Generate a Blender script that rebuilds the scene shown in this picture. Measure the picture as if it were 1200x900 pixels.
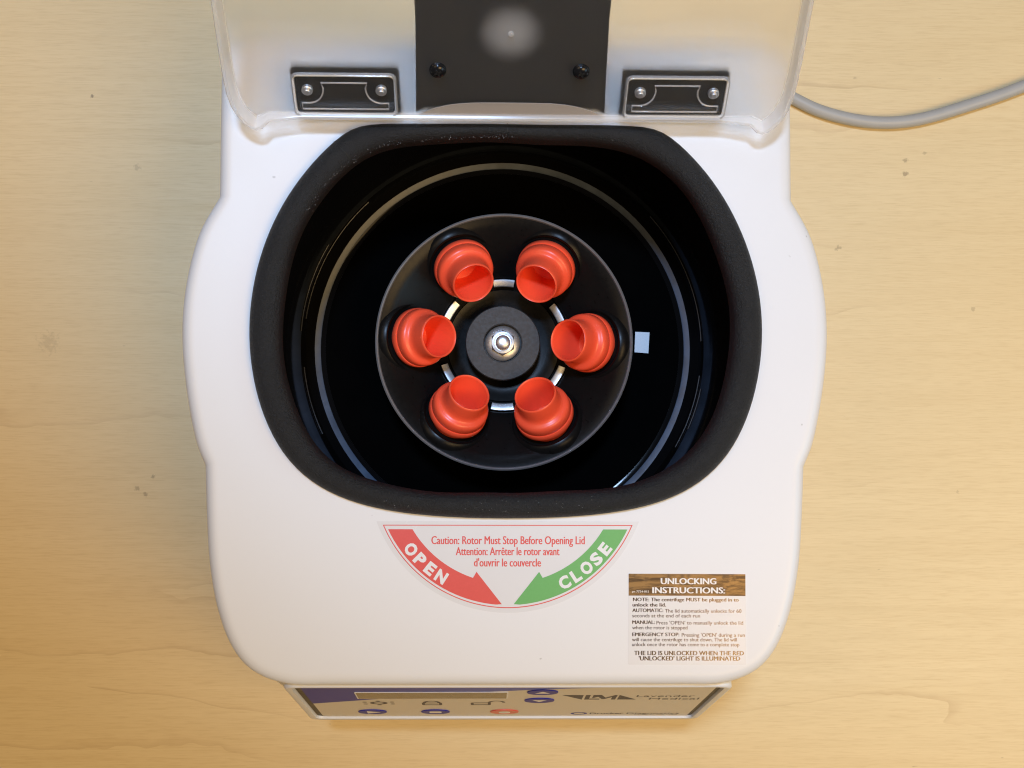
import bpy, bmesh, math, random
from mathutils import Matrix, Vector, Euler
from math import sin, cos, pi, radians, atan2, hypot

random.seed(4)
sc = bpy.context.scene
for o in list(bpy.data.objects):
    bpy.data.objects.remove(o)
col = sc.collection
MM = 0.001

# ------------------------------------------------------------------ camera
cam_d = bpy.data.cameras.new('camera')
cam = bpy.data.objects.new('camera', cam_d)
col.objects.link(cam)
sc.camera = cam
cam_d.sensor_width = 36.0
cam_d.lens = 45.75
cam_d.clip_start = 0.01
cam_d.clip_end = 50.0
cam.matrix_world = Matrix(((0.99973404, -0.00381184, -0.02274475, -0.01149),
                           (0.00261439, 0.99862031, -0.05244664, -0.05853),
                           (0.02291329, 0.05237323, 0.99836468, 0.82),
                           (0, 0, 0, 1)))

# ------------------------------------------------------------------ world, lamps, exposure
world = bpy.data.worlds.new('World')
sc.world = world
world.use_nodes = True
wb = world.node_tree.nodes['Background']
wb.inputs['Color'].default_value = (1.0, 0.93, 0.84, 1)
wb.inputs['Strength'].default_value = 0.10


def aim(o, target):
    d = Vector(target) - o.location
    o.rotation_euler = d.to_track_quat('-Z', 'Y').to_euler()


def area_lamp(name, loc, target, sx, sy, watts, colour):
    l = bpy.data.lights.new(name, 'AREA')
    l.shape = 'RECTANGLE'
    l.size, l.size_y = sx, sy
    l.energy = watts
    l.color = colour
    o = bpy.data.objects.new(name, l)
    col.objects.link(o)
    o.location = loc
    aim(o, target)
    return o


# warm overhead light over the whole bench, cool daylight-coloured lamp from above the rear edge
area_lamp('warm_overhead_lamp', (1.09, -0.75, 2.2), (1.09, -0.75, 0.0), 1.36, 1.2, 36.0, (1.0, 0.655, 0.285))
area_lamp('warm_overhead_lamp', (-1.25, 0.35, 2.2), (-1.25, 0.35, 0.0), 1.2, 1.2, 8.5, (1.0, 0.655, 0.285))  # second lamp, added to lift the warm light on the left
area_lamp('cool_fill_lamp', (1.10, -0.40, 0.85), (0.12, -0.08, 0.1), 0.7, 0.5, 2.8, (0.52, 0.82, 1.0))  # added cool fill for the right side and front, not a real window
sp = bpy.data.lights.new('cool_spot_lamp', 'SPOT')
sp.energy = 166.0
sp.color = (0.44, 0.65, 1.0)
sp.spot_size = radians(37.5)
sp.spot_blend = 0.18
sp.shadow_soft_size = 0.13
spo = bpy.data.objects.new('cool_spot_lamp', sp)
col.objects.link(spo)
spo.location = (-0.11, 0.56, 2.6)
aim(spo, (0.30, 0.53, 0.0))

sc.view_settings.view_transform = 'Standard'
sc.view_settings.look = 'None'
sc.view_settings.exposure = 0.06
sc.view_settings.gamma = 1.0
sc.view_settings.use_curve_mapping = False
sc.render.engine = 'CYCLES'
sc.cycles.use_denoising = True
sc.cycles.filter_width = 1.15
sc.cycles.max_bounces = 14
sc.cycles.transmission_bounces = 12
sc.cycles.glossy_bounces = 6
sc.cycles.sample_clamp_indirect = 0.0


# ------------------------------------------------------------------ materials
class NT:
    def __init__(self, name):
        self.m = bpy.data.materials.new(name)
        self.m.use_nodes = True
        self.t = self.m.node_tree
        self.b = self.t.nodes['Principled BSDF']

    def n(self, typ, **kw):
        nd = self.t.nodes.new(typ)
        for k, v in kw.items():
            setattr(nd, k, v)
        return nd

    def l(self, a, b):
        self.t.links.new(a, b)

    def math(self, op, a, b=None, clamp=False):
        nd = self.n('ShaderNodeMath', operation=op, use_clamp=clamp)
        for i, v in enumerate((a, b)):
            if v is None:
                continue
            if isinstance(v, (int, float)):
                nd.inputs[i].default_value = v
            else:
                self.l(v, nd.inputs[i])
        return nd.outputs[0]

    def ss(self, v, a, b, lo=0.0, hi=1.0):
        nd = self.n('ShaderNodeMapRange', interpolation_type='SMOOTHSTEP')
        self.l(v, nd.inputs[0])
        for i, x in zip((1, 2, 3, 4), (a, b, lo, hi)):
            nd.inputs[i].default_value = x
        return nd.outputs[0]

    def coords(self, scale=(1, 1, 1), which='Object'):
        tc = self.n('ShaderNodeTexCoord')
        mp = self.n('ShaderNodeMapping')
        mp.inputs['Scale'].default_value = scale
        self.l(tc.outputs[which], mp.inputs[0])
        return mp.outputs[0]

    def noise(self, vec, scale, detail=3.0, rough=0.5, dist=0.0, w=None):
        nd = self.n('ShaderNodeTexNoise')
        if w is not None:
            nd.noise_dimensions = '4D'
            if isinstance(w, (int, float)):
                nd.inputs['W'].default_value = w
            else:
                self.l(w, nd.inputs['W'])
        self.l(vec, nd.inputs['Vector'])
        nd.inputs['Scale'].default_value = scale
        nd.inputs['Detail'].default_value = detail
        nd.inputs['Roughness'].default_value = rough
        nd.inputs['Distortion'].default_value = dist
        return nd.outputs['Fac']

    def mix(self, f, a, b):
        nd = self.n('ShaderNodeMix', data_type='RGBA')
        if isinstance(f, (int, float)):
            nd.inputs[0].default_value = f
        else:
            self.l(f, nd.inputs[0])
        for i, v in ((6, a), (7, b)):
            if isinstance(v, tuple):
                nd.inputs[i].default_value = (*v, 1)
            else:
                self.l(v, nd.inputs[i])
        return nd.outputs[2]

    def bump(self, h, strength, dist):
        nd = self.n('ShaderNodeBump')
        nd.inputs['Strength'].default_value = strength
        nd.inputs['Distance'].default_value = dist
        self.l(h, nd.inputs['Height'])
        self.l(nd.outputs[0], self.b.inputs['Normal'])

    def set(self, **kw):
        for k, v in kw.items():
            s = self.b.inputs[k.replace('_', ' ')]
            if isinstance(v, tuple):
                s.default_value = (*v, 1) if len(v) == 3 else v
            elif isinstance(v, (int, float)):
                s.default_value = v
            else:
                self.l(v, s)
        return self


def simple(name, colour, rough=0.5, metallic=0.0, vary=0.08, nscale=300, bump=0.0, bdist=0.0002, **kw):
    """plain surface with a little tone variation and fine relief"""
    t = NT(name)
    v = t.coords()
    nz = t.noise(v, nscale, 4, 0.6)
    dark = tuple(c * (1 - vary) for c in colour)
    lite = tuple(min(1, c * (1 + vary)) for c in colour)
    t.set(Base_Color=t.mix(nz, dark, lite), Metallic=metallic)
    t.set(Roughness=t.ss(nz, 0.2, 0.8, rough * 0.88, min(1, rough * 1.12)))
    if bump:
        t.bump(nz, bump, bdist)
    for k, x in kw.items():
        t.set(**{k: x})
    return t.m


def table_material():
    t = NT('maple_laminate')
    v = t.coords()
    sep = t.n('ShaderNodeSeparateXYZ')
    t.l(v, sep.inputs[0])
    y = sep.outputs[1]
    plank = t.math('FLOOR', t.math('DIVIDE', t.math('ADD', y, 0.062), 0.142))
    w = t.math('MULTIPLY', plank, 3.7)
    broad = t.noise(t.coords((1.2, 5, 1)), 3.0, 3, 0.5, 0, w)
    streak = t.noise(t.coords((13, 400, 1)), 1.0, 4, 0.65, 0, w)
    fine = t.noise(t.coords((80, 1300, 1)), 1.0, 2, 0.6, 0, w)
    # growth lines: the contour lines of a stretched, warped height field
    warp = t.noise(t.coords((1.7, 8.0, 1)), 1.0, 3, 0.5, 0.4, w)
    wob = t.noise(t.coords((34, 60, 1)), 1.0, 2, 0.5, 0, w)
    field = t.math('ADD', t.math('MULTIPLY', y, 26.0), t.math('MULTIPLY', warp, 5.0))
    field = t.math('ADD', field, t.math('MULTIPLY', wob, 0.28))
    fr = t.math('FRACT', field)
    line = t.math('MULTIPLY', t.ss(fr, 0.0, 0.09, 1, 0), t.ss(fr, 0.0, 0.006, 0, 1))
    soft = t.ss(fr, 0.0, 0.55, 1, 0)
    gate = t.ss(t.noise(t.coords((4, 14, 1)), 1.0, 2, 0.5, 0, w), 0.48, 0.66)
    line = t.math('MULTIPLY', line, gate)
    c = t.mix(broad, (0.74, 0.565, 0.295), (0.82, 0.645, 0.36))
    c = t.mix(t.math('MULTIPLY', t.ss(streak, 0.3, 0.75), 0.32), c, (0.67, 0.49, 0.232))
    c = t.mix(t.math('MULTIPLY', t.ss(fine, 0.42, 0.75), 0.30), c, (0.56, 0.385, 0.175))
    c = t.mix(t.math('MULTIPLY', soft, 0.06), c, (0.60, 0.41, 0.18))
    c = t.mix(t.math('MULTIPLY', line, 0.32), c, (0.43, 0.265, 0.115))
    # pores and a few stains with a shape of their own
    flake = t.noise(t.coords((90, 210, 1)), 1.0, 2, 0.5)
    c = t.mix(t.math('MULTIPLY', t.ss(flake, 0.755, 0.80), 0.35), c, (0.27, 0.17, 0.09))
    stain = None
    warpn = t.noise(t.coords(), 420.0, 3, 0.6)
    for (sx, sy, r, k) in ((-0.2268, -0.0815, 0.0020, 0.55), (-0.2215, -0.0855, 0.0019, 0.6), (-0.2165, -0.0745, 0.0016, 0.6),
                           (-0.2835, 0.0095, 0.0075, 0.22), (0.2592, 0.1290, 0.0018, 0.6), (0.2588, 0.1205, 0.0021, 0.7),
                           (0.2150, 0.0722, 0.0021, 0.55), (0.272, 0.134, 0.0015, 0.5), (-0.2595, 0.1665, 0.0014, 0.9),
                           (-0.2305, 0.1205, 0.0024, 0.35), (0.3015, 0.0335, 0.0016, 0.4), (0.2895, -0.083, 0.0013, 0.4)):
        d = t.n('ShaderNodeVectorMath', operation='DISTANCE')
        t.l(v, d.inputs[0])
        d.inputs[1].default_value = (sx, sy, 0.0)
        dd = t.math('ADD', d.outputs['Value'], t.math('MULTIPLY', t.math('SUBTRACT', warpn, 0.5), r * 3.0))
        mk_ = t.math('MULTIPLY', t.ss(dd, r * 0.35, r, 1, 0), k)
        stain = mk_ if stain is None else t.math('MAXIMUM', stain, mk_)
    c = t.mix(t.math('MULTIPLY', stain, 0.75), c, (0.17, 0.105, 0.05))
    t.set(Base_Color=c, Roughness=t.ss(streak, 0.2, 0.8, 0.42, 0.52))
    t.bump(t.math('ADD', t.math('MULTIPLY', line, -1.0), fine), 0.12, 0.0001)
    return t.m


def lid_material():
    t = NT('frosted_polycarbonate')
    v = t.coords()
    sep = t.n('ShaderNodeSeparateXYZ')
    t.l(v, sep.inputs[0])
    x, s, n = sep.outputs
    # the two hinge windows and the rim are polished, the sheet is grained
    ax = t.math('ABSOLUTE', t.math('SUBTRACT', t.math('ABSOLUTE', x), 0.0768))
    winx = t.ss(ax, 0.0222, 0.0230, 1, 0)
    wins = t.ss(t.math('ABSOLUTE', t.math('SUBTRACT', s, 0.0155)), 0.0103, 0.0109, 1, 0)
    pol = t.math('MAXIMUM', t.math('MULTIPLY', winx, wins), t.ss(n, 0.0006, 0.0012))
    fz = t.noise(v, 900, 2, 0.5)
    d = t.n('ShaderNodeVectorMath', operation='DISTANCE')
    t.l(v, d.inputs[0])
    d.inputs[1].default_value = (-0.0006, 0.049, 0.0)
    dn = t.math('ADD', d.outputs['Value'], t.math('MULTIPLY', t.noise(v, 250, 3), 0.003))
    milky = t.ss(dn, 0.004, 0.0185, 0.21, 0.0)      # milkier patch round the gate mark
    t.set(Base_Color=(0.985, 0.975, 0.96), IOR=1.30)
    t.set(Transmission_Weight=t.math('SUBTRACT', t.ss(n, 0.0001, 0.0010, 0.985, 0.58), milky))
    t.set(Roughness=t.ss(pol, 0, 1, 0.30, 0.14))
    nd = t.n('ShaderNodeBump')
    nd.inputs['Distance'].default_value = 0.00004
    t.l(t.ss(pol, 0, 1, 0.35, 0.0), nd.inputs['Strength'])
    t.l(fz, nd.inputs['Height'])
    t.l(nd.outputs[0], t.b.inputs['Normal'])
    tr = t.n('ShaderNodeBsdfTransparent')
    mx = t.n('ShaderNodeMixShader')
    mx.inputs[0].default_value = 0.34
    t.l(t.b.outputs[0], mx.inputs[1])
    t.l(tr.outputs[0], mx.inputs[2])
    t.l(mx.outputs[0], t.t.nodes['Material Output'].inputs['Surface'])
    return t.m


def foam_material():
    t = NT('foam_rubber')
    v = t.coords()
    a = t.noise(v, 900, 3, 0.7)
    b = t.noise(v, 2600, 2, 0.6)
    big = t.noise(v, 40, 3, 0.5)
    c = t.mix(big, (0.007, 0.007, 0.0072), (0.014, 0.014, 0.0142))
    c = t.mix(t.math('MULTIPLY', t.ss(b, 0.66, 0.80), 0.55), c, (0.11, 0.11, 0.11))
    t.set(Base_Color=c, Roughness=t.ss(a, 0.3, 0.7, 0.46, 0.64), Specular_IOR_Level=0.42)
    t.bump(t.math('ADD', a, t.math('MULTIPLY', b, 0.5)), 0.9, 0.0009)
    return t.m


def housing_material():
    t = NT('white_abs')
    v = t.coords()
    f = t.noise(v, 1500, 2, 0.5)
    g = t.noise(v, 9, 3, 0.5)
    sp_ = t.noise(v, 210, 1, 0.4)
    c = t.mix(g, (0.765, 0.762, 0.752), (0.80, 0.797, 0.79))
    c = t.mix(t.math('MULTIPLY', t.ss(sp_, 0.795, 0.83), 0.5), c, (0.35, 0.33, 0.30))
    t.set(Base_Color=c, Roughness=t.ss(g, 0.3, 0.7, 0.36, 0.44))
    t.bump(f, 0.10, 0.00012)
    return t.m


def header_material():
    t = NT('foil_with_reflection')
    v = t.coords((60, 300, 60))
    a = t.noise(v, 1.2, 4, 0.65, 1.2)
    b = t.noise(t.coords(), 160, 3, 0.6)
    c = t.mix(t.ss(a, 0.36, 0.66), (0.06, 0.034, 0.013), (0.235, 0.145, 0.055))  # brown mottle holds the foil's reflection of the wooden surroundings
    c = t.mix(t.math('MULTIPLY', t.ss(b, 0.52, 0.68), 0.75), c, (0.07, 0.045, 0.025))
    t.set(Base_Color=c, Metallic=0.45, Roughness=0.30)
    return t.m


def panel_material():
    t = NT('printed_silver_panel')
    f = t.noise(t.coords(), 1800, 2, 0.5)
    t.set(Base_Color=t.mix(f, (0.62, 0.57, 0.49), (0.68, 0.63, 0.55)), Roughness=0.32)
    return t.m


def swoosh_material():
    t = NT('violet_print')
    sep = t.n('ShaderNodeSeparateXYZ')
    t.l(t.coords(), sep.inputs[0])
    f = t.ss(t.math('ADD', sep.outputs[0], t.math('MULTIPLY', t.noise(t.coords(), 300, 2), 0.004)), -0.10, 0.02)
    t.set(Base_Color=t.mix(f, (0.012, 0.018, 0.30), (0.10, 0.13, 0.52)), Roughness=0.4, Specular_IOR_Level=0.12)
    return t.m


M = {}
M['table'] = table_material()
M['white'] = housing_material()
M['lid'] = lid_material()
M['clear'] = NT('clear_polycarbonate').set(Base_Color=(0.97, 0.96, 0.95), Transmission_Weight=0.75, IOR=1.45, Roughness=0.10).m
M['haze'] = NT('lit_haze_tan').set(Base_Color=(0.62, 0.55, 0.48), Transmission_Weight=0.5, IOR=1.4, Roughness=0.4).m  # tan glow of the lit lid edge put into the colour
M['foam'] = foam_material()
M['bowl'] = simple('black_bowl_plastic', (0.0045, 0.0045, 0.005), 0.06, 0, 0.3, 60, Specular_IOR_Level=0.10)
M['fleck'] = simple('torn_foam_fleck', (0.30, 0.30, 0.30), 0.3, 0, 0.3, 600)
M['bowlfloor'] = simple('matt_black_floor', (0.0022, 0.0021, 0.0020), 0.75, 0, 0.3, 60, Specular_IOR_Level=0.0)
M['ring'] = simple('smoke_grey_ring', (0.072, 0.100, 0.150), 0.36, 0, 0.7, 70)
M['rotor'] = simple('black_rotor_plastic', (0.0065, 0.0062, 0.006), 0.30, 0, 0.3, 400, 0.12, 0.0002, Specular_IOR_Level=0.16)
M['glint'] = simple('wall_glint_grey', (0.05, 0.052, 0.058), 0.12, 0, 0.7, 90)  # grey of the reflections drawn on the bowl wall
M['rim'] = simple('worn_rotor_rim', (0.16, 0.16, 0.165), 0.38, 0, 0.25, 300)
M['hub'] = simple('grey_hub_plastic', (0.032, 0.031, 0.031), 0.6, 0, 0.2, 500, 0.15, 0.0002)
M['steel'] = simple('zinc_steel', (0.58, 0.585, 0.60), 0.38, 0.85, 0.15, 700, 0.25, 0.0002)
M['alu'] = simple('satin_aluminium', (0.62, 0.64, 0.67), 0.35, 0.8, 0.18, 260)
M['red'] = simple('red_orange_sleeve', (1.0, 0.108, 0.046), 0.33, 0, 0.05, 250, 0.06, 0.0001, Subsurface_Weight=0.0, Subsurface_Scale=0.002)
M['black'] = simple('black_plastic', (0.014, 0.0135, 0.013), 0.45, 0, 0.25, 300, 0.1, 0.0002)
M['blackgloss'] = simple('black_screw_steel', (0.02, 0.02, 0.022), 0.18, 0.6, 0.2, 500)
M['retro'] = simple('retroreflective_tape', (0.95, 0.97, 1.0), 0.40, 0, 0.18, 1500)
M['film'] = simple('label_film', (0.757, 0.745, 0.735), 0.25, 0, 0.006, 60)
M['printred'] = simple('red_print', (0.72, 0.085, 0.060), 0.35, 0, 0.06, 900)
M['printgreen'] = simple('green_print', (0.14, 0.43, 0.115), 0.35, 0, 0.06, 900)
M['printwhite'] = simple('white_print', (0.80, 0.79, 0.77), 0.35, 0, 0.03, 900)
M['header'] = header_material()
M['foiltext'] = simple('bronze_foil_print', (0.105, 0.075, 0.045), 0.16, 0.8, 0.15, 500)
M['panel'] = panel_material()
M['swoosh'] = swoosh_material()
M['printblue'] = simple('blue_print', (0.010, 0.015, 0.30), 0.4, 0, 0.1, 900, Specular_IOR_Level=0.12)
M['printdark'] = simple('dark_print', (0.030, 0.030, 0.055), 0.4, 0, 0.1, 900, Specular_IOR_Level=0.15)
M['lcd'] = simple('display_glass', (0.16, 0.120, 0.062), 0.25, 0, 0.06, 200, Specular_IOR_Level=0.2)
M['cord'] = simple('grey_pvc_cord', (0.41, 0.395, 0.36), 0.42, 0, 0.06, 120)


# ------------------------------------------------------------------ mesh helpers (millimetres in, metres out)
def obj(name, verts, faces, mat, parent=None, smooth=35, matrix=None):
    me = bpy.data.meshes.new(name)
    if matrix is not None:
        verts = [matrix @ Vector(v) for v in verts]
    me.from_pydata([(v[0] * MM, v[1] * MM, v[2] * MM) for v in verts], [], faces)
    bm = bmesh.new()
    bm.from_mesh(me)
    bmesh.ops.recalc_face_normals(bm, faces=bm.faces)
    bm.to_mesh(me)
    bm.free()
    if smooth:
        me.shade_smooth()
        me.set_sharp_from_angle(angle=radians(smooth))
    me.materials.append(M[mat] if isinstance(mat, str) else mat)
    o = bpy.data.objects.new(name, me)
    col.objects.link(o)
    o.parent = parent
    return o


def loft(loops, cap0=False, cap1=False, closed=True):
    verts, faces = [], []
    n = len(loops[0])
    for lp in loops:
        verts += list(lp)
    for i in range(len(loops) - 1):
        for j in range(n if closed else n - 1):
            k = (j + 1) % n
            faces.append((i * n + j, i * n + k, (i + 1) * n + k, (i + 1) * n + j))
    if cap0:
        faces.append(tuple(range(n - 1, -1, -1)))
    if cap1:
        b = (len(loops) - 1) * n
        faces.append(tuple(range(b, b + n)))
    return verts, faces


def lathe(profile, n=72):
    """profile of (radius, z); a radius of 0 closes the end"""
    verts, faces, rows = [], [], []
    for r, z in profile:
        if r <= 1e-6:
            rows.append([len(verts)])
            verts.append((0, 0, z))
        else:
            rows.append(list(range(len(verts), len(verts) + n)))
            verts += [(r * cos(2 * pi * k / n), r * sin(2 * pi * k / n), z) for k in range(n)]
    for a, b in zip(rows, rows[1:]):
        for k in range(n):
            k2 = (k + 1) % n
            q = [a[k % len(a)], a[k2 % len(a)], b[k2 % len(b)], b[k % len(b)]]
            q2 = []
            for i in q:
                if i not in q2:
                    q2.append(i)
            if len(q2) > 2:
                faces.append(tuple(q2))
    return verts, faces


def slab(poly, z0, z1):
    """extruded outline"""
    return loft([[(x, y, z0) for x, y in poly], [(x, y, z1) for x, y in poly]], True, True)


def rrect(cx, cy, w, h, r, n=6):
    pts = []
    for (sx, sy, a0) in ((1, 1, 0), (-1, 1, 90), (-1, -1, 180), (1, -1, 270)):
        for k in range(n + 1):
            a = radians(a0 + 90 * k / n)
            pts.append((cx + sx * (w / 2 - r) + r * cos(a), cy + sy * (h / 2 - r) + r * sin(a)))
    return pts


def circle(cx, cy, r, n=40, ry=None):
    ry = r if ry is None else ry
    return [(cx + r * cos(2 * pi * k / n), cy + ry * sin(2 * pi * k / n)) for k in range(n)]


def ring_plate(outer, inner, z0, z1):
    """flat frame between two outlines of equal point count"""
    L = [[(x, y, z0) for x, y in outer], [(x, y, z1) for x, y in outer],
         [(x, y, z1) for x, y in inner], [(x, y, z0) for x, y in inner], [(x, y, z0) for x, y in outer]]
    return loft(L)


def inset(pts, d):
    n = len(pts)
    out = []
    for i in range(n):
        ax, ay = pts[i - 1]
        bx, by = pts[(i + 1) % n]
        tx, ty = bx - ax, by - ay
        L = hypot(tx, ty) or 1
        out.append((pts[i][0] - ty / L * d, pts[i][1] + tx / L * d))   # outline runs counter-clockwise
    return out


def catmull(P, per=8, closed=False):
    out = []
    n = len(P)
    for i in range(n if closed else n - 1):
        if closed:
            p = [P[(i + k) % n] for k in (-1, 0, 1, 2)]
        else:
            p = [P[max(i - 1, 0)], P[i], P[i + 1], P[min(i + 2, n - 1)]]
        for k in range(per):
            t = k / per
            out.append(tuple(0.5 * (2 * b + (c - a) * t + (2 * a - 5 * b + 4 * c - d) * t * t + (3 * b - a - 3 * c + d) * t ** 3)
                             for a, b, c, d in zip(*p)))
    if not closed:
        out.append(tuple(P[-1]))
    return out


def tube(path, r, n=14, closed=False):
    loops = []
    m = len(path)
    up = Vector((0, 0, 1))
    for i, p in enumerate(path):
        a = Vector(path[i - 1] if (i or closed) else path[i])
        b = Vector(path[(i + 1) % m] if (i < m - 1 or closed) else path[i])
        t = (b - a).normalized()
        u = up.cross(t)
        if u.length < 1e-3:
            u = Vector((1, 0, 0)).cross(t)
        u.normalize()
        w = t.cross(u)
        loops.append([tuple(Vector(p) + u * r * cos(2 * pi * k / n) + w * r * sin(2 * pi * k / n)) for k in range(n)])
    if closed:
        loops.append(loops[0])
        return loft(loops)
    return loft(loops, True, True)


def join(*parts):
    V, F = [], []
    for v, f in parts:
        b = len(V)
        V += list(v)
        F += [tuple(i + b for i in q) for q in f]
    return V, F


_tc = {}


def text_shape(s, bold=0.0):
    if (s, bold) in _tc:
        return _tc[(s, bold)]
    cu = bpy.data.curves.new('t', 'FONT')
    cu.body = s
    cu.size = 1.0
    cu.offset = bold
    cu.resolution_u = 3
    o = bpy.data.objects.new('t', cu)
    col.objects.link(o)
    dg = bpy.context.evaluated_depsgraph_get()
    me = bpy.data.meshes.new_from_object(o.evaluated_get(dg))
    V = [(v.co.x, v.co.y) for v in me.vertices]
    F = [tuple(p.vertices) for p in me.polygons]
    bpy.data.objects.remove(o)
    bpy.data.meshes.remove(me)
    bpy.data.curves.remove(cu)
    _tc[(s, bold)] = (V, F)
    return V, F


def lettering(s, x, y, width, cap, mat, parent, z, matrix=None, bold=0.0, rot=0.0, name='lettering', centre=False, heavy=0.0):
    """flat print: baseline start (x, y), total width and capital height in mm"""
    V, F = text_shape(s, bold)
    x0 = min(v[0] for v in V)
    x1 = max(v[0] for v in V)
    CAP = 0.729
    kx = width / (x1 - x0)
    ky = cap / CAP
    c, sn = cos(rot), sin(rot)
    P = []
    for vx, vy in V:
        a = (vx - x0) * kx - (width / 2 if centre else 0)
        b = vy * ky
        P.append((x + a * c - b * sn, y + a * sn + b * c, z))
    if heavy:       # heavier stroke: the same glyphs once more, shifted sideways
        n0 = len(P)
        P += [(px + heavy * c, py + heavy * sn, pz + 0.006) for px, py, pz in P]
        F = list(F) + [tuple(i + n0 for i in q) for q in F]
    return obj(name, P, F, mat, parent, 0, matrix)


def empty(name, loc=(0, 0, 0)):
    o = bpy.data.objects.new(name, None)
    o.empty_display_size = 0.02
    col.objects.link(o)
    o.location = loc
    return o


def tag(o, label=None, cat=None, group=None, kind=None):
    for k, v in (('label', label), ('category', cat), ('group', group), ('kind', kind)):
        if v:
            o[k] = v
    return o


# ------------------------------------------------------------------ the table
tv, tf = slab(rrect(0, 0, 1600, 1200, 20), -28, 0)
tag(obj('table_top', tv, tf, 'table', None, 30), 'pale maple laminate table top with fine grain', kind='structure')

# ------------------------------------------------------------------ the centrifuge
CF = empty('centrifuge')
tag(CF, 'white benchtop centrifuge with its clear lid open and a black rotor inside', 'centrifuge')


# -- outlines
def opening(th, R, hf, hr, p=0):
    s_ = sin(th)
    p = p or (14.0 if s_ > 0 else 6.0)
    h = hr if s_ > 0 else hf
    q = abs(s_) * R / h
    return R * (1 + q ** p) ** (-1 / p)


half = [(138.4, 64)]
segB = catmull([(138.4, 64), (148, 46), (153.8, 22), (155.4, -2), (153.2, -27), (148.4, -52), (143.4, -65)], 6)
segC = catmull([(143.4, -65), (142.3, -90), (140.6, -112), (136.6, -133), (129.5, -151), (119, -162.5), (103, -168.3), (85, -168.8)], 6)
segA = [(138.4, 64 + k * 7.4) for k in range(8, 0, -1)]
corner = [(118.4 + 20 * cos(radians(a)), 125 + 20 * sin(radians(a))) for a in range(90, 0, -9)]
rearf = [(x, 145) for x in (0, 30, 60, 90)]
right = rearf + corner + segA + segB[:-1] + segC + [(x, -168.8) for x in (60, 40, 20)]
fullout = right + [(0, -168.8)] + [(-x, y) for x, y in reversed(right[1:])]
fullout.reverse()       # counter-clockwise
# the sheet-metal opening under the foam ring
hole_of = lambda R, hf, hr, z: [(opening(atan2(y, x), R, hf, hr) * cos(atan2(y, x)), opening(atan2(y, x), R, hf, hr) * sin(atan2(y, x)), z)
                                for x, y in fullout]


def lower(pts):
    out = []
    for x, y in pts:
        if y < -100:
            y = -100 + (y + 100) * 1.507
        out.append((x, y))
    return out


loops = [hole_of(113.5, 84, 95, 191), hole_of(114.5, 85, 95.6, 200)]
FIL = 6.0
loops.append([(x, y, 200) for x, y in inset(fullout, FIL + 1.2)])
for k in range(0, 9):
    a = radians(90 * k / 8)
    loops.append([(x, y, 200 - FIL * (1 - cos(a))) for x, y in inset(fullout, FIL * (1 - sin(a)))])
for t in (0.04, 0.25, 0.5, 0.75, 1.0):
    lo = inset(lower(fullout), 2.4)
    loops.append([(a[0] * (1 - t) + b[0] * t, a[1] * (1 - t) + b[1] * t, 194 - 111 * t) for a, b in zip(inset(fullout, 2.4), lo)])
loops.append([(x, y, 80) for x, y in inset(lower(fullout), 3.4)])
loops.append([(x, y, 10) for x, y in inset(lower(fullout), 4.4)])
loops.append([(x, y, 8) for x, y in inset(lower(fullout), 6.4)])
v, f = loft(loops, False, True)
obj('housing', v, f, 'white', CF, 32)
for fx, fy in ((-110, -170), (110, -170), (-110, 118), (110, 118)):
    v, f = lathe([(0, 9), (9, 9), (9.5, 2), (8, 0), (0, 0)], 24)
    obj('foot', v, f, 'black', CF, 35, Matrix.Translation((fx, fy, 0)))

# -- foam ring round the opening
NG = 160
th = [2 * pi * k / NG for k in range(NG)]
out_r = [opening(a, 122.3, 92.5, 98.8, 6 if sin(a) < 0 else 40) for a in th]
in_r = [opening(a, 107.3 + 2.0 * max(0.0, sin(a)), 79, 91.6, 7 if sin(a) < 0 else 14) for a in th]
prof = [(0.0, 200.0)] + [((1 - cos(radians(p))) / 2, 200 + 8.5 * sin(radians(p)) ** 0.8) for p in range(15, 166, 12)] + \
       [(0.99, 200.5), (1.0, 199.0), (1.0, 196.5), (0.96, 195.0), (0.85, 194.0)]
rng = random.Random(2)
wob = [sum(0.25 * sin(k * a + ph) for k, ph in ((3, 1), (7, 2.2), (12, 0.4))) for a in th]
loops = []
for q, z in prof:
    loops.append([((o_ + (i_ - o_) * q + w_ * q) * cos(a), (o_ + (i_ - o_) * q + w_ * q) * sin(a), z + w_ * 0.5 * (z > 201))
                  for o_, i_, a, w_ in zip(out_r, in_r, th, wob)])
v, f = loft(loops)
gasket = obj('gasket', v, f, 'foam', CF, 60)

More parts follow.
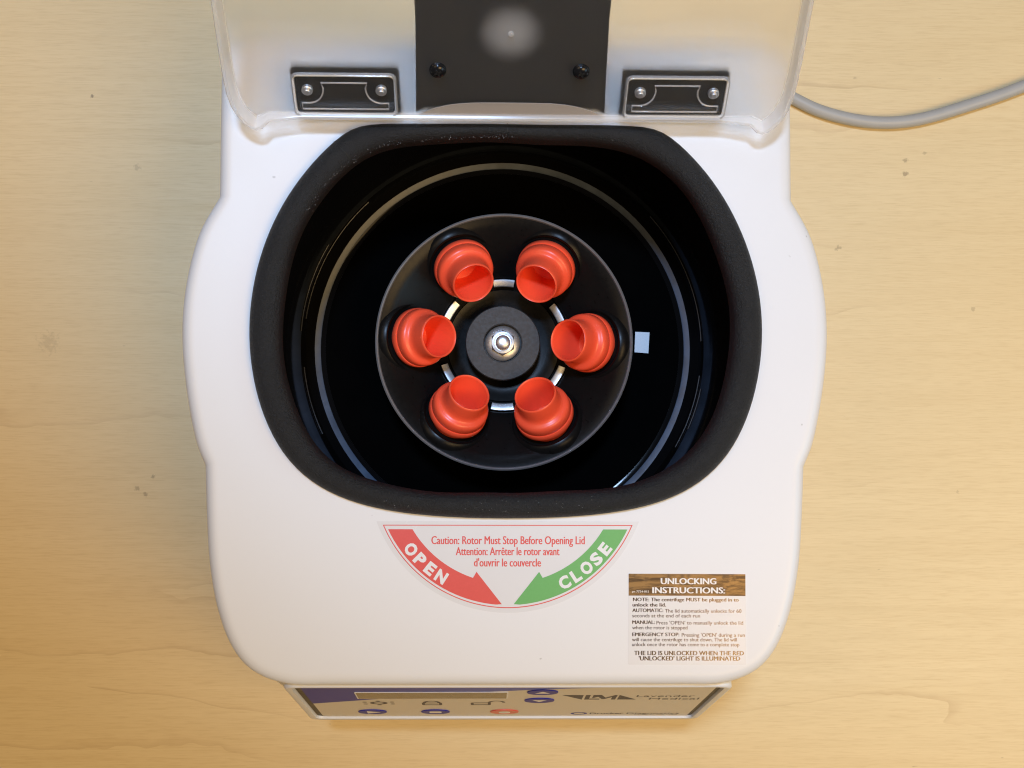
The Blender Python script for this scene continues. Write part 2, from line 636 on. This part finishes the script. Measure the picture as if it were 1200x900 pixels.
# two butt joints in the foam strip, and the torn flecks along its rear inner edge
for deg in (91.0, 133.0):
    k = int(round(deg / 360 * NG)) % NG
    v, f = tube([tuple(Vector(lp[k]) + Vector((0, 0, 0.02))) for lp in loops[1:-4]], 0.28, 8)
    obj('foam_joint', v, f, 'black', gasket, 60)
V, F = [], []
for q in range(420):
    if q < 330:
        a = radians(rng.uniform(52, 150)) if rng.random() < 0.8 else radians(rng.uniform(60, 100))
        t_ = rng.gauss(0.90, 0.035)
    else:
        a = radians(rng.uniform(235, 300))
        t_ = rng.uniform(0.25, 0.75)
    k = int(a / (2 * pi) * NG) % NG
    r_ = out_r[k] + (in_r[k] - out_r[k]) * t_
    zz = 200 + 8.5 * max(0.0, 1 - (2 * t_ - 1) ** 2) ** 0.4 + 0.05
    c0 = Vector((r_ * cos(a), r_ * sin(a), zz))
    sz = rng.uniform(0.10, 0.34)
    b0 = len(V)
    for _ in range(4):
        V.append(tuple(c0 + Vector((rng.uniform(-1, 1), rng.uniform(-1, 1), rng.uniform(-0.6, 0.9))) * sz))
    F += [(b0, b0 + 1, b0 + 2), (b0, b0 + 2, b0 + 3), (b0, b0 + 3, b0 + 1), (b0 + 1, b0 + 3, b0 + 2)]
fl = obj('foam_flecks', V, F, 'fleck', gasket, 0)
tag(fl, kind='stuff')

# -- bowl
NB = 144
thb = [2 * pi * k / NB for k in range(NB)]
L = [[(opening(a, 113.2, 85, 94.2) * cos(a), opening(a, 113.2, 85, 94.2) * sin(a), 190.5) for a in thb],
     [(opening(a, 113.6, 86, 96) * cos(a), opening(a, 113.6, 86, 96) * sin(a), 187) for a in thb]]
for r, z in ((115.5, 184), (116, 181), (114.6, 150), (112.8, 120), (111.6, 97), (110.2, 91), (107.4, 88.2), (105.6, 86.3), (104, 85.6), (100, 85)):
    L.append([(r * cos(a), r * sin(a), z) for a in thb])
v, f = loft(L)
bowl = obj('bowl', v, f, 'bowl', CF, 30)
v, f = lathe([(100.0, 85.0), (40, 85.0), (0, 85.0)], 96)
obj('bowl_floor', v, f, 'bowlfloor', bowl, 30)
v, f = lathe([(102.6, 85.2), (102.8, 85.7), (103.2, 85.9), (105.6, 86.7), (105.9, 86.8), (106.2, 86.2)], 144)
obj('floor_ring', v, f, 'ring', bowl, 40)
for a0, a1, rr, zz in ((133, 172, 110.9, 96), (186, 206, 111.0, 97), (150, 176, 111.6, 104), (-30, -8, 110.9, 96), (2, 42, 110.9, 96), (-24, -12, 111.6, 104)):  # bright reflections on the wall, modelled as thin grey arcs
    v, f = tube([(rr * cos(radians(a0 + (a1 - a0) * k / 20)), rr * sin(radians(a0 + (a1 - a0) * k / 20)), zz) for k in range(21)], 0.36, 8)
    obj('wall_glint', v, f, 'glint', bowl, 60)
v, f = slab([(74.7, -1.6), (82.6, -2.2), (83.3, 9.7), (75.2, 10.0)], 85.1, 85.45)
tag(obj('reflective_patch', v, f, 'retro', bowl, 0), 'small pale reflective square on the bowl floor')

# -- rotor
v, f = lathe([(0, 106), (24, 106), (27, 107), (30.5, 108), (31.2, 107.2), (36.2, 110.2), (36.8, 112.8), (60, 130.6), (63.5, 132.6), (66.6, 133.4)], 120)
rotor = obj('rotor', v, f, 'rotor', CF, 30)
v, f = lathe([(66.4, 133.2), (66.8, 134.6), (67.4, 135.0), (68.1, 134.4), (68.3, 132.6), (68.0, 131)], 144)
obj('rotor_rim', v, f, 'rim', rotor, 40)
v, f = lathe([(68.0, 131.2), (67.6, 128), (64, 118), (58, 104), (50, 94), (30, 89), (0, 88)], 96)
obj('rotor_shell', v, f, 'rotor', rotor, 40)
for mid_a, wid in ((90, 19), (31.0, 17), (-29.4, 18), (-91, 20), (207.6, 18), (146.7, 17)):
    segs = []
    for k in range(9):
        a = radians(mid_a + wid * (k / 8 - 0.5))
        segs.append([(r * cos(a), r * sin(a), z) for r, z in ((32.0, 110), (32.0, 112.6), (32.4, 113), (35.6, 113.4), (36.0, 113.0), (36.0, 110))])
    v, f = loft(segs, True, True)
    obj('clip_segment', v, f, 'alu', rotor, 40)
OFF = Matrix.Translation((-0.6, 0.2, 0))
v, f = lathe([(19.4, 106), (19.6, 114), (20.2, 121), (19.7, 122), (10.6, 122), (10.2, 121.4), (10.1, 118), (0, 118)], 96)
hub = obj('hub', v, f, 'hub', rotor, 30, OFF)
v, f = lathe([(9.5, 118), (9.5, 119.3), (9.0, 120), (7.6, 120.5), (6.6, 121.1), (0, 121.2)], 64)
obj('flange_washer', v, f, 'steel', rotor, 35, OFF)
hexr = [(6.75, 121.0), (6.75, 124.4), (6.1, 125.4), (4.9, 125.6), (4.7, 124.6), (0, 124.5)]
vv, ff = [], []
LP = []
for r, z in hexr[:-1]:
    lp = []
    for k in range(48):
        a = 2 * pi * k / 48 + pi / 6
        if r > 6.5:
            rr = 5.95 / cos(((a + pi / 6) % (pi / 3)) - pi / 6)
        else:
            rr = r * 0.96
        lp.append((rr * cos(a), rr * sin(a), z))
    LP.append(lp)
v, f = loft(LP, False, True)
obj('hex_nut', v, f, 'steel', rotor, 18, OFF)
v, f = lathe([(3.9, 124), (3.9, 127.0), (3.3, 127.7), (1.6, 128.1), (0, 128.1)], 40)
obj('bolt_end', v, f, 'steel', rotor, 40, OFF)

# -- the six pockets of the rotor and the loose sleeves that stand in them
TILT = radians(38)
sleeve_profile = [(0, -10.6), (6, -10.5), (9.2, -9.8), (9.9, -8.2), (10.0, 13.4), (10.2, 14.3), (10.65, 14.7), (11.1, 14.4), (11.25, 13.4),
                  (11.2, 8), (11.3, 5.8), (11.7, 4.5), (12.5, 3.7), (13.5, 3.35), (14.4, 2.8), (15.0, 1.9), (15.2, 0.8), (15.25, -2.2), (14.95, -2.5),
                  (14.9, -2.8)]
collar_profile = [(14.4, -2.6), (15.5, -2.75), (15.8, -3.2), (15.8, -5.9), (15.3, -6.6), (13.0, -6.9), (12.6, -7.4), (12.4, -20), (9, -23), (0, -23.5)]
sn = lathe(sleeve_profile, 56)
scl = lathe(collar_profile, 56)
boss_prof = [(15.2, -3.5), (15.9, 0.5), (16.8, 2.2), (18.0, 2.7), (19.2, 2.0), (20.6, 0.2), (21.8, -2.5)]
bl = lathe(boss_prof, 56)
well = lathe([(15.9, 0.2), (14.8, -2.0), (12.5, -2.6)], 40)
names = {0: 'red-orange tube sleeve on the right, nearest the pale reflective square',
         60: 'red-orange tube sleeve at the upper right of the rotor, beside the lid',
         120: 'red-orange tube sleeve at the upper left of the rotor, beside the lid',
         180: 'red-orange tube sleeve at the far left of the rotor, facing right',
         240: 'red-orange tube sleeve at the lower left of the rotor, above the word OPEN',
         300: 'red-orange tube sleeve at the lower right of the rotor, above the word CLOSE'}
pose = {0: (0.0, 42.0, 0), 60: (60.8, 43.0, 0.8), 120: (118.8, 43.0, 0.5), 180: (177.0, 43.0, 0), 240: (236.4, 41.6, -0.6), 300: (299.4, 41.2, -0.4)}
neck_mesh = collar_mesh = None
for deg in (0, 60, 120, 180, 240, 300):
    ang, rad, dt = pose[deg]
    a = radians(ang)
    R = Matrix.Rotation(a, 4, 'Z') @ Matrix.Translation((rad, 0, 131.4)) @ Matrix.Rotation(-(TILT + radians(dt * 2)), 4, 'Y')
    # pocket lip sits on the dish
    Rb = Matrix.Rotation(a, 4, 'Z') @ Matrix.Translation((rad + 6.6, 0, 121.6)) @ Matrix.Rotation(-radians(37.5), 4, 'Y')
    obj('pocket_lip', bl[0], bl[1], 'rotor', rotor, 50, Rb)
    s_ = empty('tube_sleeve')
    s_.matrix_world = Matrix.Translation(Vector(R.translation) * MM) @ R.to_3x3().to_4x4()
    tag(s_, names[deg], 'tube sleeve', 'tube sleeves standing in the rotor')
    if neck_mesh is None:
        k1 = obj('neck', sn[0], sn[1], 'red', s_, 50)
        k2 = obj('collar', scl[0], scl[1], 'red', s_, 40)
        neck_mesh, collar_mesh = k1, k2
    else:
        for src in (neck_mesh, collar_mesh):
            c = src.copy()
            col.objects.link(c)
            c.parent = s_

# ------------------------------------------------------------------ lid (own local axes: x, s up the lid, n towards its inside)
LEAN = radians(38)
lid_m = Matrix(((1, 0, 0, 0.0012),
                (0, sin(LEAN), -cos(LEAN), 0.097),
                (0, cos(LEAN), sin(LEAN), 0.212),
                (0, 0, 0, 1)))


def lid_part(name, vf, mat, parent, smooth=35, matrix=None):
    return obj(name, vf[0], vf[1], mat, parent, smooth, matrix)


LIDX = 129.5
side = [(LIDX - 12 + 12 * cos(radians(a)), 222 + 12 * sin(radians(a))) for a in range(0, 90, 10)]
rb = [(119.0, -0.6), (121.6, 0.6), (124.4, 3.4), (126.9, 7.4), (128.9, 13.0), (130.0, 20), (130.4, 30), (130.2, 45), (129.6, 70), (128.6, 110), (127.0, 160), (125.5, 205)]
rt = [(125.5 - 14 + 14 * cos(radians(a)), 213 + 14 * sin(radians(a))) for a in range(10, 91, 10)]
rstep = [(100, 2.2), (113.0, 2.2), (116.0, 0.2)]
righth = [(0, 2.2), (60, 2.2)] + rstep + rb + rt + [(60, 227)]
lo_ = righth + [(0, 227)] + [(-x, y) for x, y in reversed(righth[1:])]
NLID = 7.0
outl = lo_
inl = inset(lo_, 2.6)
inl2 = inset(lo_, 4.2)
mid = inset(lo_, 0.6)
ins = inset(lo_, 2.0)
rim_n = [2.2 if (y < 3 and abs(x) < 113) else (4.6 if y < 3 and abs(x) < 116 else NLID) for x, y in lo_]


def rimloop(pts, drop):
    return [(x, y, n - drop) for (x, y), n in zip(pts, rim_n)]


lv = [[(x, y, -2.6) for x, y in inset(lo_, 4.4)],
      [(x, y, -1.6) for x, y in inset(lo_, 3.0)],
      [(x, y, n * 0.25) for (x, y), n in zip(inset(lo_, 1.2), rim_n)],
      rimloop(outl, 0.7), rimloop(mid, 0), rimloop(ins, 0), rimloop(inl, 0.7),
      [(x, y, n * 0.28) for (x, y), n in zip(inset(lo_, 3.3), rim_n)], [(x, y, 0.15) for x, y in inset(lo_, 4.2)], [(x, y, 0) for x, y in inset(lo_, 5.2)]]
lid = lid_part('lid', loft(lv, True, True), 'lid', CF, 40)
lid.matrix_world = lid_m

# hinge windows: a polished ridge round each, a raised outline, the black hinge leaf behind, two nuts
for sx in (-1, 1):
    cx = sx * 76.8
    oo = rrect(cx, 15.5, 48.4, 24.0, 3.2)
    ii = rrect(cx, 15.5, 45.4, 21.0, 2.2)
    L = [[(x, y, -0.2) for x, y in oo], [(x, y, 1.3) for x, y in rrect(cx, 15.5, 47.9, 23.5, 3.0)], [(x, y, 1.7) for x, y in rrect(cx, 15.5, 46.9, 22.5, 2.7)],
         [(x, y, 1.3) for x, y in rrect(cx, 15.5, 45.9, 21.5, 2.3)], [(x, y, -0.2) for x, y in ii]]
    lid_part('window_ridge', loft(L), 'clear', lid, 50)
    pth = [(-20, 7.6), (20, 7.6), (20, 11.0), (16.4, 10.9)]
    pth += [(16.4 - 7.4 * sin(radians(a)) * 0.9, 19.0 - 8.0 * cos(radians(a))) for a in range(10, 100, 12)]
    pth += [(10.6, 22.2), (-10.6, 22.2)]
    pth += [(-16.4 + 7.4 * sin(radians(a)) * 0.9, 19.0 - 8.0 * cos(radians(a))) for a in range(94, 4, -12)]
    pth += [(-16.4, 10.9), (-20, 11.0)]
    lid_part('raised_outline', tube([(cx + x, y, 0.35) for x, y in pth], 0.42, 8, True), 'clear', lid, 60)
    lid_part('hinge_leaf', slab(rrect(cx, 12.0, 50, 27, 2), -9.5, -7.5), 'black', lid)
    lid_part('hinge_knuckle', tube([(cx - 22, 3.5, -7.5), (cx + 22, 3.5, -7.5)], 3.4, 18), 'black', lid)
    for q in (-17.0, 17.0):
        nutv = lathe([(2.6, 0), (2.6, 1.6), (2.2, 2.0), (1.5, 2.0), (1.5, 3.0), (1.2, 3.3), (0, 3.3)], 20)
        lid_part('hinge_screw', nutv, 'steel', lid, 30, Matrix.Translation((cx + q, 18.6, 0)))

# arched black catch plate on the outside of the lid, its two screws inside
pl = [(-43.6, -3.0), (-43.0, -3.5), (-40, -4.2), (-35, -4.7), (-27, -5.0), (-14, -5.1), (0, -5.1)]
pl = pl + [(-x, y) for x, y in reversed(pl[:-1])]
pl2 = [(x * 0.965, y - 1.8) for x, y in pl]
ring = pl + list(reversed(pl2))
ss_ = [(5.5, 1.02), (30, 1.0), (55, 0.985), (75, 0.99), (100, 1.0)]
L = [[(x * k, s + (4.6 * (1 - (abs(x) / 44) ** 5) - 2.0 if s < 10 else 0), n) for x, n in ring] for s, k in ss_]
plate = lid_part('catch_plate', loft(L, True, True), 'black', lid, 40)
hazex = [-43.4 + 86.8 * k / 40 for k in range(41)]  # pale arched strip added for the lit tan zone below the plate
haze = [(x, 3.4) for x in hazex] + [(x, 4.2 + 7.6 * (1 - (abs(x) / 43.6) ** 4)) for x in reversed(hazex)]
lid_part('lit_haze_strip', slab(haze, 0.02, 0.5), 'haze', lid, 0)
v, f = lathe([(1.6, -0.1), (1.3, 0.8), (0.6, 1.2), (0, 1.2)], 18)
lid_part('gate_mark', (v, f), 'clear', lid, 50, Matrix.Translation((-0.6, 49, 0)))
for sx in (-33.5, 31.8):
    v, f = lathe([(3.9, 0), (3.8, 0.9), (3.2, 1.9), (1.9, 2.6), (0, 2.8)], 28)
    lid_part('pan_screw', (v, f), 'blackgloss', lid, 45, Matrix.Translation((sx, 29.7, 0)))
    for k in (0, 1):
        rx = rrect(0, 0, 3.4, 0.8, 0.2, 2)
        c2 = slab(rx, 2.3, 2.95)
        lid_part('cross_recess', c2, 'black', lid, 0, Matrix.Translation((sx, 29.7, 0)) @ Matrix.Rotation(radians(25 + 90 * k), 4, 'Z'))

# ------------------------------------------------------------------ caution label on the deck
Z0 = 200.0
CXL, CYL, RL = 0.9, -67.7, 66.6


def seg_poly(R, ychord, n=60):
    a0 = math.asin((ychord - CYL) / R)
    a1 = -pi - a0
    return [(CXL + R * cos(a0 + (a1 - a0) * k / n), CYL + R * sin(a0 + (a1 - a0) * k / n)) for k in range(n + 1)]


def soft_seg(R, y):
    return seg_poly(R, y)


lab = obj('caution_label', *slab(soft_seg(RL, -91.3), Z0, Z0 + 0.15), 'film', CF, 0)
tag(lab, 'half-round clear sticker with a red OPEN arrow and a green CLOSE arrow')
z1 = Z0 + 0.20
po = seg_poly(RL - 2.2, -92.9)
pi_ = seg_poly(RL - 2.65, -93.3)
n_ = len(po)
V = [(x, y, z1) for x, y in po] + [(x, y, z1) for x, y in pi_]
F = [(k, (k + 1) % n_, n_ + (k + 1) % n_, n_ + k) for k in range(n_)]
obj('border_line', V, F, 'printred', lab, 0)


def arrow(sgn, mat, name):
    r0, r1 = 52.8, 63.0
    ych = -95.0

    def ang_at(r):
        return math.asin((ych - CYL) / r)        # negative, right side
    tip = radians(-87.4)
    a_end = radians(-71.8)
    outer = [(r1, ang_at(r1) + (tip - ang_at(r1)) * k / 24) for k in range(25)]
    inner = [(r0, a_end + (ang_at(r0) - a_end) * k / 20) for k in range(21)]
    pts = [(CXL + sgn * r * cos(a), CYL + r * sin(a)) for r, a in outer[:-1]]
    pts.append((CXL + sgn * 62.0 * cos(tip), CYL + 62.6 * sin(tip)))
    pts.append((CXL + sgn * 49.6 * cos(radians(-72.6)), CYL + 49.6 * sin(radians(-72.6))))
    pts += [(CXL + sgn * r * cos(a), CYL + r * sin(a)) for r, a in inner]
    return obj(name, [(x, y, z1) for x, y in pts], [tuple(range(len(pts)))], mat, lab, 0)


arrow(-1, 'printred', 'open_arrow')
arrow(1, 'printgreen', 'close_arrow')


def arc_word(word, a_start, a_end, sgn):
    n = len(word)
    wd = {'O': 5.6, 'P': 4.8, 'E': 4.5, 'N': 5.2, 'C': 5.3, 'L': 4.2, 'S': 4.9}
    for k, ch in enumerate(word):
        a = radians(a_start + (a_end - a_start) * k / (n - 1))
        r = 61.4
        x, y = CXL + r * cos(a), CYL + r * sin(a)
        lettering(ch, x, y, wd[ch], 5.6, 'printwhite', lab, z1 + 0.05, None, 0.05, a + pi / 2, 'letter', True)


arc_word('OPEN', -141.2, -122.4, -1)
arc_word('CLOSE', -62.8, -38.4, 1)
lettering('Caution: Rotor Must Stop Before Opening Lid', -35.4, -102.0, 72.6, 4.0, 'printred', lab, z1, heavy=0.22)
lettering('Attention: Arrêter le rotor avant', -23.8, -107.2, 49.0, 4.0, 'printred', lab, z1, heavy=0.22)
lettering("d'ouvrir le couvercle", -15.2, -112.5, 31.6, 4.0, 'printred', lab, z1, heavy=0.22)

# ------------------------------------------------------------------ unlocking instructions label
LM = Matrix.Translation((57.9, -158.6, 0)) @ Matrix.Rotation(radians(-0.2), 4, 'Z')
ins_l = obj('instruction_label', *slab(rrect(28, 21.4, 56, 42.8, 0.6, 3), Z0, Z0 + 0.14), 'film', CF, 0, LM)
tag(ins_l, 'small printed sticker headed UNLOCKING INSTRUCTIONS')
obj('header_band', [(0.2, 32.4, Z0 + 0.17), (55.8, 32.4, Z0 + 0.17), (55.8, 42.7, Z0 + 0.17), (0.2, 42.7, Z0 + 0.17)], [(0, 1, 2, 3)], 'header', ins_l, 0, LM)
zt = Z0 + 0.20
LT = lambda s, x, y, w, cap, bold=0.0, mat='foiltext': lettering(s, x, y, w, cap, mat, ins_l, zt, LM, 0.0, heavy=0.13 * (bold > 0) * (mat == 'foiltext') + 0.3 * (bold > 0.03) + 0.06)
LT('UNLOCKING', 15.4, 37.9, 26.2, 3.0, 0.04, 'printwhite')
LT('INSTRUCTIONS:', 11.4, 33.6, 34.4, 3.0, 0.04, 'printwhite')
LT('pn 7724-015', 1.8, 33.9, 8.0, 1.0, 0.0, 'printwhite')
LT('NOTE: The centrifuge MUST be plugged in to', 2.2, 29.8, 50.2, 1.75, 0.025)
LT('unlock the lid.', 2.0, 27.3, 15.8, 1.75, 0.025)
LT('AUTOMATIC:', 1.9, 24.7, 14.6, 1.75, 0.025)
LT('The lid automatically unlocks for 60', 17.4, 24.5, 36.4, 1.75)
LT('seconds at the end of each run', 1.9, 22.2, 32.2, 1.75)
LT('MANUAL:', 1.9, 19.1, 10.6, 1.75, 0.025)
LT("Press 'OPEN' to manually unlock the lid", 13.4, 18.9, 41.2, 1.75)
LT('when the rotor is stopped', 1.9, 16.6, 26.2, 1.75)
LT('EMERGENCY STOP:', 1.9, 13.4, 22.2, 1.75, 0.025)
LT("Pressing 'OPEN' during a run", 25.4, 13.2, 30.0, 1.75)
LT('will cause the centrifuge to shut down. The lid will', 1.8, 11.0, 49.8, 1.75)
LT('unlock once the rotor has come to a complete stop', 1.8, 8.7, 51.0, 1.75)
LT('THE LID IS UNLOCKED WHEN THE RED', 2.8, 4.5, 52.0, 2.1, 0.025)
LT("'UNLOCKED' LIGHT IS ILLUMINATED", 5.0, 2.0, 48.0, 2.1, 0.025)

# ------------------------------------------------------------------ control panel on the sloping front
pv = Vector((0, 34.7, 101)).normalized()
PM = Matrix(((1, 0, 0, 1.8), (0, pv.y, -pv.z, -206.2), (0, pv.z, pv.y, 85.0), (0, 0, 0, 1)))
PH, PW = 106.5, 208.0
outp = rrect(0, PH / 2 - 0.5, PW + 9, PH + 10, 8, 8)
L = [[(x, y, -8) for x, y in outp], [(x, y, -0.4) for x, y in outp], [(x, y, 0.5) for x, y in rrect(0, PH / 2 - 0.5, PW + 7.6, PH + 8.6, 7.4, 8)],
     [(x, y, 0.7) for x, y in rrect(0, PH / 2 - 0.5, PW + 6, PH + 7, 6.6, 8)],
     [(x, y, 0.4) for x, y in rrect(0, PH / 2 - 0.5, PW + 1.6, PH + 1.6, 4, 8)],
     [(x, y, -1.6) for x, y in rrect(0, PH / 2 - 0.5, PW + 0.6, PH + 0.6, 3.6, 8)]]
v, f = loft(L, False, True)
cpan = obj('control_panel', v, f, 'white', CF, 40, PM)
PT = lambda name, poly, z0, z1_, mat, sm=0: obj(name, *slab(poly, z0, z1_), mat, cpan, sm, PM)
PT('panel_edge', rrect(0, PH / 2 - 0.5, PW, PH, 3.4, 8), -1.6, -1.0, 'black')
PT('panel_sheet', rrect(0.3, PH / 2 - 0.2, PW - 5.6, PH - 5.0, 2.4, 8), -1.0, -0.6, 'panel')
zp = -0.55
sw = [(-101, 103.2), (-101, 49.5), (-80, 58.5), (-60, 68), (-40, 77), (-15, 86.5), (20, 96.5), (60, 103.2)]
obj('violet_band', [(x, y, zp) for x, y in sw], [tuple(range(len(sw)))], 'swoosh', cpan, 0, PM)
PT('display_frame', rrect(-38, 77.6, 76.4, 21.0, 0.8), -0.6, -0.30, 'printwhite')
PT('display', rrect(-38, 77.6, 75.0, 19.0, 0.6), -0.55, -0.22, 'lcd')
for bx, by, m in ((-72.2, 20, 'printblue'), (-38.1, 19.6, 'printblue'), (-0.6, 19.2, 'printred'), (17.2, 87.6, 'printblue'), (16.7, 60.5, 'printblue')):
    PT('button', circle(bx, by, 7.7, 40), -0.6, -0.15, m)
zb = -0.10
flat = lambda name, poly, mat, z=zb: obj(name, [(x, y, z) for x, y in poly], [tuple(range(len(poly)))], mat, cpan, 0, PM)
flat('start_symbol', [(-75, 15.5), (-67.5, 20), (-75, 24.5)], 'printwhite')
flat('hold_symbol', rrect(-38.1, 19.6, 6.5, 6.5, 1.2), 'printwhite')
flat('stop_symbol', rrect(-0.6, 18.4, 6.2, 7.6, 2.4), 'printwhite')
flat('up_symbol', [(13.4, 85), (21, 85), (17.2, 91)], 'printwhite')
flat('down_symbol', [(12.9, 63), (16.7, 57), (20.5, 63)], 'printwhite')


def band(name, o_, i_, mat):
    n = len(o_)
    obj(name, [(x, y, zp) for x, y in o_] + [(x, y, zp) for x, y in i_], [(k, (k + 1) % n, n + (k + 1) % n, n + k) for k in range(n)], mat, cpan, 0, PM)


band('rotor_symbol', circle(-66.6, 51, 4.6, 24), circle(-66.6, 51, 2.6, 24), 'printdark')
for k in range(6):
    a = radians(30 + 60 * k)
    flat('rotor_symbol_dot', circle(-66.6 + 8.2 * cos(a), 51 + 6.6 * sin(a), 1.25, 10), 'printdark', zp)
for cx, op in ((-39.0, 0), (-13.5, 1)):
    band('padlock_symbol', rrect(cx, 47.5, 10.5, 8.5, 1), rrect(cx, 47.5, 7.5, 4.5, 0.6), 'printdark')
    dx = 8.2 * op
    arc_o = [(cx + dx + 4.6 * cos(radians(a)), 52 + 6.2 * sin(radians(a))) for a in range(0, 181, 15)]
    arc_i = [(cx + dx + 3.0 * cos(radians(a)), 52 + 4.6 * sin(radians(a))) for a in range(180, -1, -15)]
    flat('padlock_shackle', arc_o + arc_i, 'printdark', zp)
# logo and names
flat('logo_wedge', [(27.5, 77), (38.4, 77), (38.4, 62)], 'printdark', zp)
flat('logo_wedge', [(56.6, 77), (66.4, 62), (56.6, 62)], 'printdark', zp)
flat('logo_block', [(39.6, 77), (42, 77), (42, 65), (47.4, 65), (47.4, 62), (39.6, 62)], 'printdark', zp)
flat('logo_block', [(43.4, 77), (47.6, 77), (50.2, 68.5), (54.6, 77), (55.6, 77), (55.6, 62), (53.4, 62), (53.4, 70.5), (50.0, 63.5), (48.6, 63.5), (46.2, 71), (43.4, 66.4)], 'printdark', zp)
PTX = lambda s, x, y, w, cap, b=0.0, m='printdark': lettering(s, x, y, w, cap, m, cpan, zp, PM, b)
PTX('Lavender', 65.6, 70.8, 29.5, 6.0)
PTX('Medical', 73.0, 61.6, 25.6, 6.0)
band('round_emblem', circle(40.6, 10.6, 4.6, 24), circle(40.6, 10.6, 2.9, 24), 'printblue')
PTX('Drucker', 46.6, 8.4, 18.6, 5.2, 0.02)
PTX('Diagnostics', 67.0, 8.4, 29.0, 5.2)
PTX('Made in the USA', 72.0, 4.2, 24.0, 2.2)

# ------------------------------------------------------------------ power cord
path = catmull([(104, 133, 34), (112, 160, 26), (128, 181, 9), (148, 182.5, 4.2), (166, 177, 4.0), (182.8, 169.4, 4.0), (201.8, 160.3, 4.0), (223.6, 154.4, 4.0), (245.4, 152.4, 4.0),
                (267.3, 154.8, 4.0), (294.8, 162.7, 4.0), (333.5, 176.3, 4.0), (395, 203, 4.0), (470, 240, 4.0)], 8)
v, f = tube(path, 3.95, 20)
cord = obj('power_cord', v, f, 'cord', None, 60)
tag(cord, 'grey power cord curving over the table behind the centrifuge', 'power cord')
